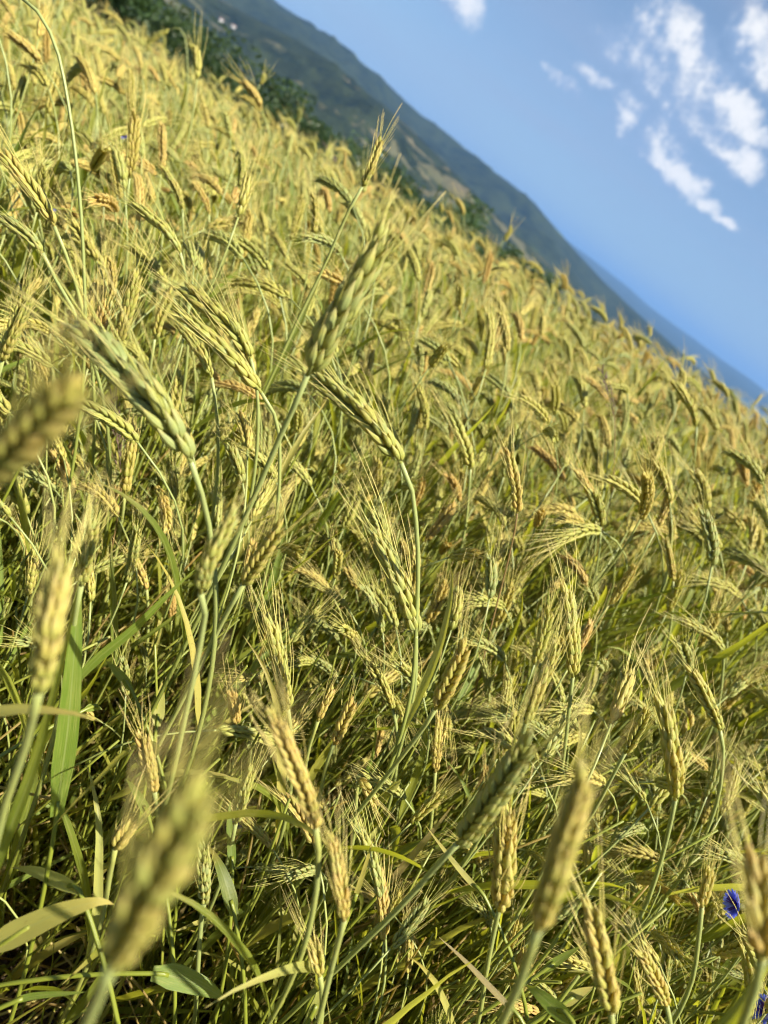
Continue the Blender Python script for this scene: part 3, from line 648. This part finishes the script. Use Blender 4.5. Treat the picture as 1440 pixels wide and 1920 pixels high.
for pix, wpx, dist, mt, tw, lab in BLADES:
    y = dist * ray(*pix[len(pix) // 2]).y
    P = np.array([np.array(at_plane(px, py, y + .006 * i)) for i, (px, py) in enumerate(pix)]); P = catmull(P, 4)
    d = P[0] - P[1]; d /= np.linalg.norm(d)
    sp_ = to_ground([P[0] - d * .01, P[0]]); root = np.array(sp_[-1])
    th = thing('wheat_shoot', lab, 'shoot', tuple(root)); S = catmull([np.array(q) for q in sp_[::-1]], 2) - root
    sb = MB(); sb.tube(S, np.linspace(.0020, .0014, len(S)), 'stem', 6, 0, .4); obj('stem', sb.mesh('stem'), th, .3)
    Q, _ = resample(P - root, 16); wid = wpx / FPX * (Vector(P[0]) - CAM).length
    lb = MB(); sidev = np.cross(P[-1] - P[0], np.array(Vector(P[0]) - CAM)); lb.ribbon(Q, leaf_width(16, wid, rgh), sidev, mt, .12, tw); obj('leaf', lb.mesh('leaf'), th, .3)

# --- the long bare arching stalk, its ear hanging out of the picture
def arch(label, pix, ear_pix, y, r, tint):
    S = to_ground([np.array(at_plane(px, py, y)) for px, py in pix]); root = S[-1]; th = thing('wheat_plant', label, 'wheat', tuple(root))
    P = catmull(S[::-1]) - root; P, _ = resample(P, 60); sb = MB(); sb.tube(P, np.linspace(r * 1.2, r * .8, 60), 'stem', 7); obj('stem', sb.mesh('stem'), th, .05)
    E = catmull([np.array(at_plane(px, py, y)) - root for px, py in ear_pix], 6)
    ear = obj('ear', ear_core(E).mesh('ear'), th, tint); put_spikelets(ear, ear_layout(E, rgh, .3, 1.0, 1.0), tint)
arch('long bare green stalk arching over with its ear drooping past the edge', [(38, -6), (74, 26), (106, 90), (126, 182), (141, 285), (152, 400), (158, 520), (160, 600)], [(38, -6), (-5, -25), (-60, -20), (-115, 10)], .56, .0015, .4)
arch('pale stalk hooped over above the field edge against the hill', [(318, 56), (334, 52), (345, 66), (350, 92), (352, 130)], [(318, 56), (305, 62), (290, 72), (276, 84)], 2.3, .0018, .5)
arch('pale tufted ear rising over the field edge against the hill', [(487, 158), (480, 176), (474, 196), (470, 230)], [(487, 158), (490, 154), (493, 148), (495, 142)], 2.6, .0018, .5)
arch('pale tufted ear poking above the field against the dark ridge', [(944, 452), (936, 470), (928, 486), (920, 510)], [(944, 452), (950, 444), (955, 436), (958, 428)], 2.6, .0016, .55)

# --- weed grasses and cornflowers
def weed(label, tip, base, stem, y, dens_):
    B_, T_ = np.array(at_plane(*base, y)), np.array(at_plane(*tip, y)); S = to_ground([B_] + [np.array(at_plane(px, py, y)) for px, py in stem]); root = S[-1]
    th = thing('weed_grass', label, 'grass', tuple(root)); P = catmull(S[::-1]) - root; sb = MB(); sb.tube(P, .0007, 'red_stem', 5); obj('stem', sb.mesh('stem'), th)
    ax = (T_ - B_); L = np.linalg.norm(ax); ax /= L; hb = MB(); hb.tube([B_ - root, T_ - root], [.0006, .0003], 'weed_husk', 4)
    for i in range(dens_):
        q = i / dens_; a = rgh.uniform(0, 6.28); o = np.cross(ax, (math.cos(a), math.sin(a), .3)); o /= np.linalg.norm(o); bl = .004 + .010 * (1 - q) * rgh.random()
        s0 = B_ - root + ax * L * q; e0 = s0 + o * bl * .6 + ax * bl; hb.tube([s0, e0], .0002, 'weed_husk', 3); tp = hb.hull(e0, o * .35 + ax, o, .007, .0016, .0013, 'weed_husk', .0, 5, 3); hb.tube([tp, tp + ax * .006 + o * .002], .0001, 'weed_husk', 3)
    obj('seed_head', hb.mesh('seed_head'), th)
weed('dark brown weed grass head standing above the wheat', (1128, 694), (1151, 778), [(1153, 810), (1150, 900)], 1.1, 40)
weed('withered grey-brown weed grass head under the largest ear', (212, 735), (226, 880), [(226, 930), (215, 1000)], .66, 44)
def cornflower(label, px, py, y, facing, scale=1.0):
    C_ = np.array(at_plane(px, py, y)); f_ = (CR * facing[0] + CU * facing[1] - FWD * facing[2]).normalized(); f_ = np.array(f_)
    S = to_ground([C_ - f_ * .012 * scale, C_ - f_ * .03 + np.array((0, 0, -.02)), C_ - f_ * .045 + np.array((0, 0, -.06))]); root = S[-1]
    th = thing('cornflower', label, 'flower', tuple(root)); sb = MB(); sb.tube(catmull(S[::-1]) - root, .0009, 'stem', 5); obj('stem', sb.mesh('stem'), th, .1)
    c0 = C_ - root; bb = MB(); bb.hull(c0 - f_ * .013 * scale, f_, (0, 0, 1), .016 * scale, .009 * scale, .009 * scale, 'bract', 0, 9, 6, .4); obj('bract_cup', bb.mesh('bract_cup'), th)
    n1 = np.cross(f_, (0.2, .3, 1)); n1 /= np.linalg.norm(n1); n2 = np.cross(f_, n1)
    for k in range(9):                                 # ray florets: funnels split into lobes
        a = k * 2 * math.pi / 9 + rgh.uniform(-.15, .15); o = math.cos(a) * n1 + math.sin(a) * n2; sd_ = -math.sin(a) * n1 + math.cos(a) * n2; pb = MB()
        for q in (-1, 0, 1):
            e0 = c0 + (o * (1 - .1 * abs(q)) + sd_ * .42 * q + f_ * .55) * .019 * scale
            P = [c0, c0 + (o * .5 + f_ * .5) * .009 * scale, c0 * .35 + e0 * .65, e0]; pb.ribbon(P, [.0012 * scale, .003 * scale, .0065 * scale, .002 * scale], sd_, 'petal', .3)
        obj('petal', pb.mesh('petal'), th)
    cb = MB()
    for k in range(14):
        a = rgh.uniform(0, 6.28); o = math.cos(a) * n1 + math.sin(a) * n2; cb.tube([c0, c0 + f_ * .008 * scale + o * .003, c0 + f_ * .013 * scale + o * .005], [.0007, .0007, .0004], 'petal_violet', 4)
    obj('flower_centre', cb.mesh('flower_centre'), th)
cornflower('blue cornflower open beside the blurred orange-brown ear', 1384, 1698, .50, (-.95, .3, .1), .55)
cornflower('blue cornflower half hidden low at the edge of the leaves', 1436, 1898, .52, (-.6, .6, .3), .6)
cornflower('blue cornflower glimpsed deep among the broad blades', 455, 1538, .70, (0, .4, .7), .6)
cornflower('single blue cornflower in the middle of the pale wheat slope', 236, 258, 1.35, (0, .4, .7), .55)
cornflower('blue cornflower peeping between the slender yellow ear and the dull green ear', 96, 402, 1.05, (0, .4, .7), .5)

# ------------------------------------------------------------------ the standing crop
def in_frame(p, mrg=60):
    q = project(p); return q and -mrg < q[0] < 1440 + mrg and -mrg < q[1] < 1920 + mrg
PL = []                                                # (x, y, z, variant, rz, tilt, scale, tint)
def scatter(n, r0, r1, a0, a1, smax=1.12, low=None):
    for _ in range(n):
        r = math.sqrt(RNG.uniform(r0 * r0, r1 * r1)); a = RNG.uniform(a0, a1); x, y = r * math.sin(a), r * math.cos(a)
        k = int(RNG.integers(0, len(VARS))); sc = RNG.normal(.97, .07); rz = RNG.normal(0, 1.05); tx, ty = RNG.normal(0, .10, 2)
        near = math.hypot(x, y)
        if near < .95: sc *= RNG.uniform(.66, .95)
        if low: sc = RNG.uniform(*low)
        if near < 1.3 and abs(math.atan2(x, y)) > R(48): sc = min(sc, .66)      # plants round the camera shortened to let sun onto the near ears
        sc = min(sc, smax)
        z = ground_z(x, y) - .005
        M = Matrix.Translation((x, y, z)) @ Euler((tx, ty, rz)).to_matrix().to_4x4() @ Matrix.Scale(sc, 4); v_ = VARS[k]
        bad = False
        pts = [M @ Vector(q) for q in v_.P[::3]] + [M @ Vector(q) for q in v_.E[::4]] + [M @ (Vector(v_.E[-1]) + (Vector(v_.E[-1]) - Vector(v_.E[-3])) * 2.5)]
        for p in pts:
            dd = (p - CAM).length
            if dd < .14 or (dd < .58 and in_frame(p, 160)): bad = True; break
        if bad: continue
        patch = mnoise.noise((x * .8, y * .8, 5.0))
        tint = float(np.clip(RNG.normal(.46 + .16 * patch + .07 * min(1, near / 3), .25), .02, 1))
        PL.append((x, y, z, k, rz, tx, ty, sc, tint, (pts[-2] - CAM).length, any(in_frame(p, 0) for p in pts[4:])))
scatter(900, .30, 1.0, -3.14, 3.14); scatter(420, .95, 1.7, -3.14, 3.14)
scatter(700, .75, 1.7, R(-55), R(62)); scatter(2300, 1.7, 3.5, R(-62), R(70)); scatter(6200, 3.5, 8.5, R(-60), R(66))
scatter(1700, .45, 1.9, R(-50), R(62), low=(.42, .82))
PL.sort(key=lambda q: q[9])
seen = [i for i, q in enumerate(PL) if q[10]]
n_ind = 300 - len(HEROES) - 5; ind = set(seen[:n_ind]); DETAIL = set(seen[:90])
SHORT = ['largest blue-green ear', 'tall ear on the blue-grey stalk', 'yellow-green ear with fanned awns', 'front ear of the nodding pair', 'rear ear of the nodding pair', 'small ear under the nodding pair',
 'blurred level golden ear', 'slender yellow ear', 'dull green drooping ear', 'curved green ear', 'slim pale ear', 'short bright yellow ear', 'upright ear by the level golden one', 'pale spreading ear',
 'slender yellowish ear', 'stubby golden ear', 'blurred pale cream ear', 'ear of bulging grains', 'pink-awned pale ear', 'pale ear with soft beard', 'golden-orange blunt ear', 'sharp yellow-green ear',
 'blurred brownish-gold ear', 'pink-crested golden ear', 'huge blurred yellow ear', 'large blurred pale ear', 'plump dark green ear', 'narrow golden ear', 'golden ear with tall awns', 'small golden ear with fanning awns',
 'blurred orange-brown ear', 'nodding green ear', 'straw ear on the reddish stalk', 'ear with two very long awns', 'pinkish blurred ear', 'spread green bushy ear', 'pale whitish ear', 'grey-green ear', 'pale nodding ear',
 'curled caterpillar-like ear', 'brush-bearded straw ear', 'small hooked ear', 'leaning ear with dark underside', 'soft pale ear', 'dark-sided ear', 'long pale leaning ear', 'bristly green-gold ear', 'upper orange-gold ear',
 'lower orange-gold ear', 'knobbly golden ear', 'pink-tipped golden ear', 'fresh green ear', 'thin unripe green ear', 'dim golden ear', 'ear held highest', 'pale curled-over ear', 'small orange tuft-like ear', 'ear above the blue flower']
used_lab = {}
def cls(q):
    t_, nd = q[8], NOD[q[3]]; P_ = Vector(q[:3]) + Vector((0, 0, .5)); v_ = VARS[q[3]]
    colr = 'green' if t_ < .38 else ('yellow-green' if t_ < .55 else ('straw' if t_ < .72 else 'golden')); pose = 'upright' if nd <= 30 else ('leaning' if nd <= 65 else 'nodding')
    size = 'short ' if v_.P[-1][2] * q[7] < .52 else ('tall ' if v_.P[-1][2] * q[7] > .68 else '')
    p = Vector(q[:3]) + Vector((0, 0, v_.P[-1][2] * q[7])); k = min(range(len(hero_ears)), key=lambda i: (hero_ears[i] - p).length)
    lab = f'{size}{pose} {colr} wheat plant growing close to the {SHORT[k]}'
    return lab, f'{size}{pose} {colr} wheat plants by the {SHORT[k]}'
for i in sorted(ind):
    q = PL[i]; v_ = VARS[q[3]]; lab, gr = cls(q)
    th = bpy.data.objects.new('wheat_plant', None); col.objects.link(th); th.empty_display_size = .05
    th.location = q[:3]; th.rotation_euler = (q[5], q[6], q[4]); th.scale = (q[7],) * 3; tag(th, lab, 'wheat', gr)
    obj('stem', v_.stem_me, th, q[8])
    for lm in v_.leaf_me: obj('leaf', lm, th, q[8])
    if i in DETAIL: put_spikelets(obj('ear', v_.core_me, th, q[8]), v_.lay, q[8])
    else: obj('ear', v_.ear_me, th, q[8])

def scatter_object(name, label, cat, sources, rows):
    """one 'stuff' object: points carrying variant, rotation, scale, tint; geometry nodes put a plant on each"""
    me = bpy.data.meshes.new(name); n = len(rows)
    me.from_pydata([r[0] for r in rows], [], [])
    me.attributes.new('variant', 'INT', 'POINT').data.foreach_set('value', [r[1] for r in rows])
    me.attributes.new('rot', 'FLOAT_VECTOR', 'POINT').data.foreach_set('vector', [c_ for r in rows for c_ in r[2]])
    me.attributes.new('size', 'FLOAT', 'POINT').data.foreach_set('value', [r[3] for r in rows])
    me.attributes.new('tint', 'FLOAT', 'POINT').data.foreach_set('value', [r[4] for r in rows])
    o = obj(name, me); tag(o, label, cat, kind='stuff')
    ng = bpy.data.node_groups.new(name, 'GeometryNodeTree'); ng.is_modifier = True
    ng.interface.new_socket('Geometry', in_out='INPUT', socket_type='NodeSocketGeometry'); ng.interface.new_socket('Geometry', in_out='OUTPUT', socket_type='NodeSocketGeometry')
    t = NT(ng); gi = t.node('NodeGroupInput'); go = t.node('NodeGroupOutput'); jn = t.node('GeometryNodeJoinGeometry')
    for s in sources[::-1]:
        oi = t.node('GeometryNodeObjectInfo'); oi.inputs['Object'].default_value = s; oi.inputs['As Instance'].default_value = False
        g2 = t.node('GeometryNodeGeometryToInstance'); t.l.new(oi.outputs['Geometry'], g2.inputs[0]); t.l.new(g2.outputs[0], jn.inputs[0])
    def na_(nm, typ):
        a_ = t.node('GeometryNodeInputNamedAttribute', data_type=typ); a_.inputs['Name'].default_value = nm; return a_.outputs[0]
    ip = t.node('GeometryNodeInstanceOnPoints'); t.l.new(gi.outputs[0], ip.inputs['Points']); t.l.new(jn.outputs[0], ip.inputs['Instance']); ip.inputs['Pick Instance'].default_value = True
    t.l.new(na_('variant', 'INT'), ip.inputs['Instance Index'])
    er = t.node('FunctionNodeEulerToRotation'); t.l.new(na_('rot', 'FLOAT_VECTOR'), er.inputs[0]); t.l.new(er.outputs[0], ip.inputs['Rotation']); t.l.new(na_('size', 'FLOAT'), ip.inputs['Scale'])
    t.l.new(ip.outputs[0], go.inputs[0])
    md = o.modifiers.new('scatter', 'NODES'); md.node_group = ng; return o
def source(me): return bpy.data.objects.new('source_' + me.name, me)
rows = [((q[0], q[1], q[2]), q[3], (q[5], q[6], q[4]), q[7], q[8]) for i, q in enumerate(PL) if i not in ind]
scatter_object('wheat_field', 'dense ripening wheat covering the slope to its far edge', 'wheat', [source(v_.all_me) for v_ in VARS], rows)

# undergrowth: leafy side shoots without ears, and straw lying on the soil
rgu = np.random.default_rng(31); UND = []
for k in range(9):
    ub = MB()
    for q in range(int(rgu.integers(2, 5))):
        a = rgu.uniform(0, 6.28); st = np.array((rgu.normal(0, .012), rgu.normal(0, .012), 0)); d = np.array((math.cos(a) * .3 - .12, math.sin(a) * .3, 1)); lp = leaf_path(st, d, rgu.uniform(.20, .46), rgu, rgu.uniform(.05, .55))
        ub.ribbon(lp, leaf_width(len(lp), rgu.uniform(.006, .013), rgu), (-math.sin(a), math.cos(a), 0), rgu.choice(['green_leaf', 'green_leaf', 'green_leaf', 'fresh_leaf', 'fresh_leaf', 'yellow_leaf']), .3, rgu.uniform(-2, 2))
    for q in range(3):
        lp = leaf_path((rgu.normal(0, .02), rgu.normal(0, .02), 0), (rgu.normal(-.1, .12), rgu.normal(0, .12), 1), rgu.uniform(.35, .58), rgu, .06); ub.tube(lp, np.linspace(.0017, .0010, len(lp)), 'stem', 5, 0, .4)
    for q in range(2):
        lp = leaf_path((rgu.normal(0, .03), rgu.normal(0, .03), 0), (rgu.normal(-.1, .3), rgu.normal(0, .3), 1), rgu.uniform(.25, .5), rgu, .12); ub.tube(lp, np.linspace(.0016, .0009, len(lp)), 'dry_leaf', 5)
    UND.append(source(ub.mesh('undergrowth')))
rows = []
def under(n, r0, r1, a0, a1):
    for _ in range(n):
        r = math.sqrt(RNG.uniform(r0 * r0, r1 * r1)); a = RNG.uniform(a0, a1); x, y = r * math.sin(a), r * math.cos(a); s = RNG.uniform(.7, 1.15)
        p = Vector((x, y, ground_z(x, y) + .42 * s))
        if (p - CAM).length < .55 or ((p - CAM).length < .70 and in_frame(p, 100)): continue
        rows.append(((x, y, ground_z(x, y) - .01), int(RNG.integers(0, 9)), (RNG.normal(0, .1), RNG.normal(0, .1), RNG.uniform(0, 6.28)), s, RNG.uniform(0, .8)))
under(500, .25, 1.6, -3.14, 3.14); under(900, .4, 1.8, R(-50), R(60)); under(1900, 1.8, 5, R(-60), R(66))
scatter_object('wheat_undergrowth', 'green leafy undergrowth beneath the wheat', 'undergrowth', UND, rows)
LIT = []
for k in range(6):
    ub = MB()
    for q in range(7):
        a = rgu.uniform(0, 6.28); st = np.array((rgu.uniform(-.08, .08), rgu.uniform(-.08, .08), rgu.uniform(.0, .03))); lp = leaf_path(st, (math.cos(a), math.sin(a), rgu.uniform(0, .5)), rgu.uniform(.06, .2), rgu, rgu.uniform(.1, .5))
        if q % 2: ub.ribbon(lp, leaf_width(len(lp), rgu.uniform(.004, .008), rgu), (-math.sin(a), math.cos(a), .3), 'dry_leaf', .3, rgu.uniform(-3, 3))
        else: ub.tube(lp, .0013, 'dry_straw' if 'dry_straw' in MAT else 'awn', 5)
    LIT.append(source(ub.mesh('litter')))
rows = []
for _ in range(900):
    r = math.sqrt(RNG.uniform(.01, 4)); a = RNG.uniform(-1.3, 1.4); x, y = r * math.sin(a), r * math.cos(a); rows.append(((x, y, ground_z(x, y) + .002), int(RNG.integers(0, 6)), (0, 0, RNG.uniform(0, 6.28)), RNG.uniform(.7, 1.2), RNG.uniform(.5, 1)))
scatter_object('straw_litter', 'dry straw and withered leaves lying on the soil', 'straw', LIT, rows)
print('PLANTS', len(PL), 'seen', len(seen), 'objects', len(scene.objects), 'far ind', PL[max(ind)][9], 'detail', PL[max(DETAIL)][9])
print('HERO LENGTHS', [round(h[1] * 100, 1) for h in hero_bases])
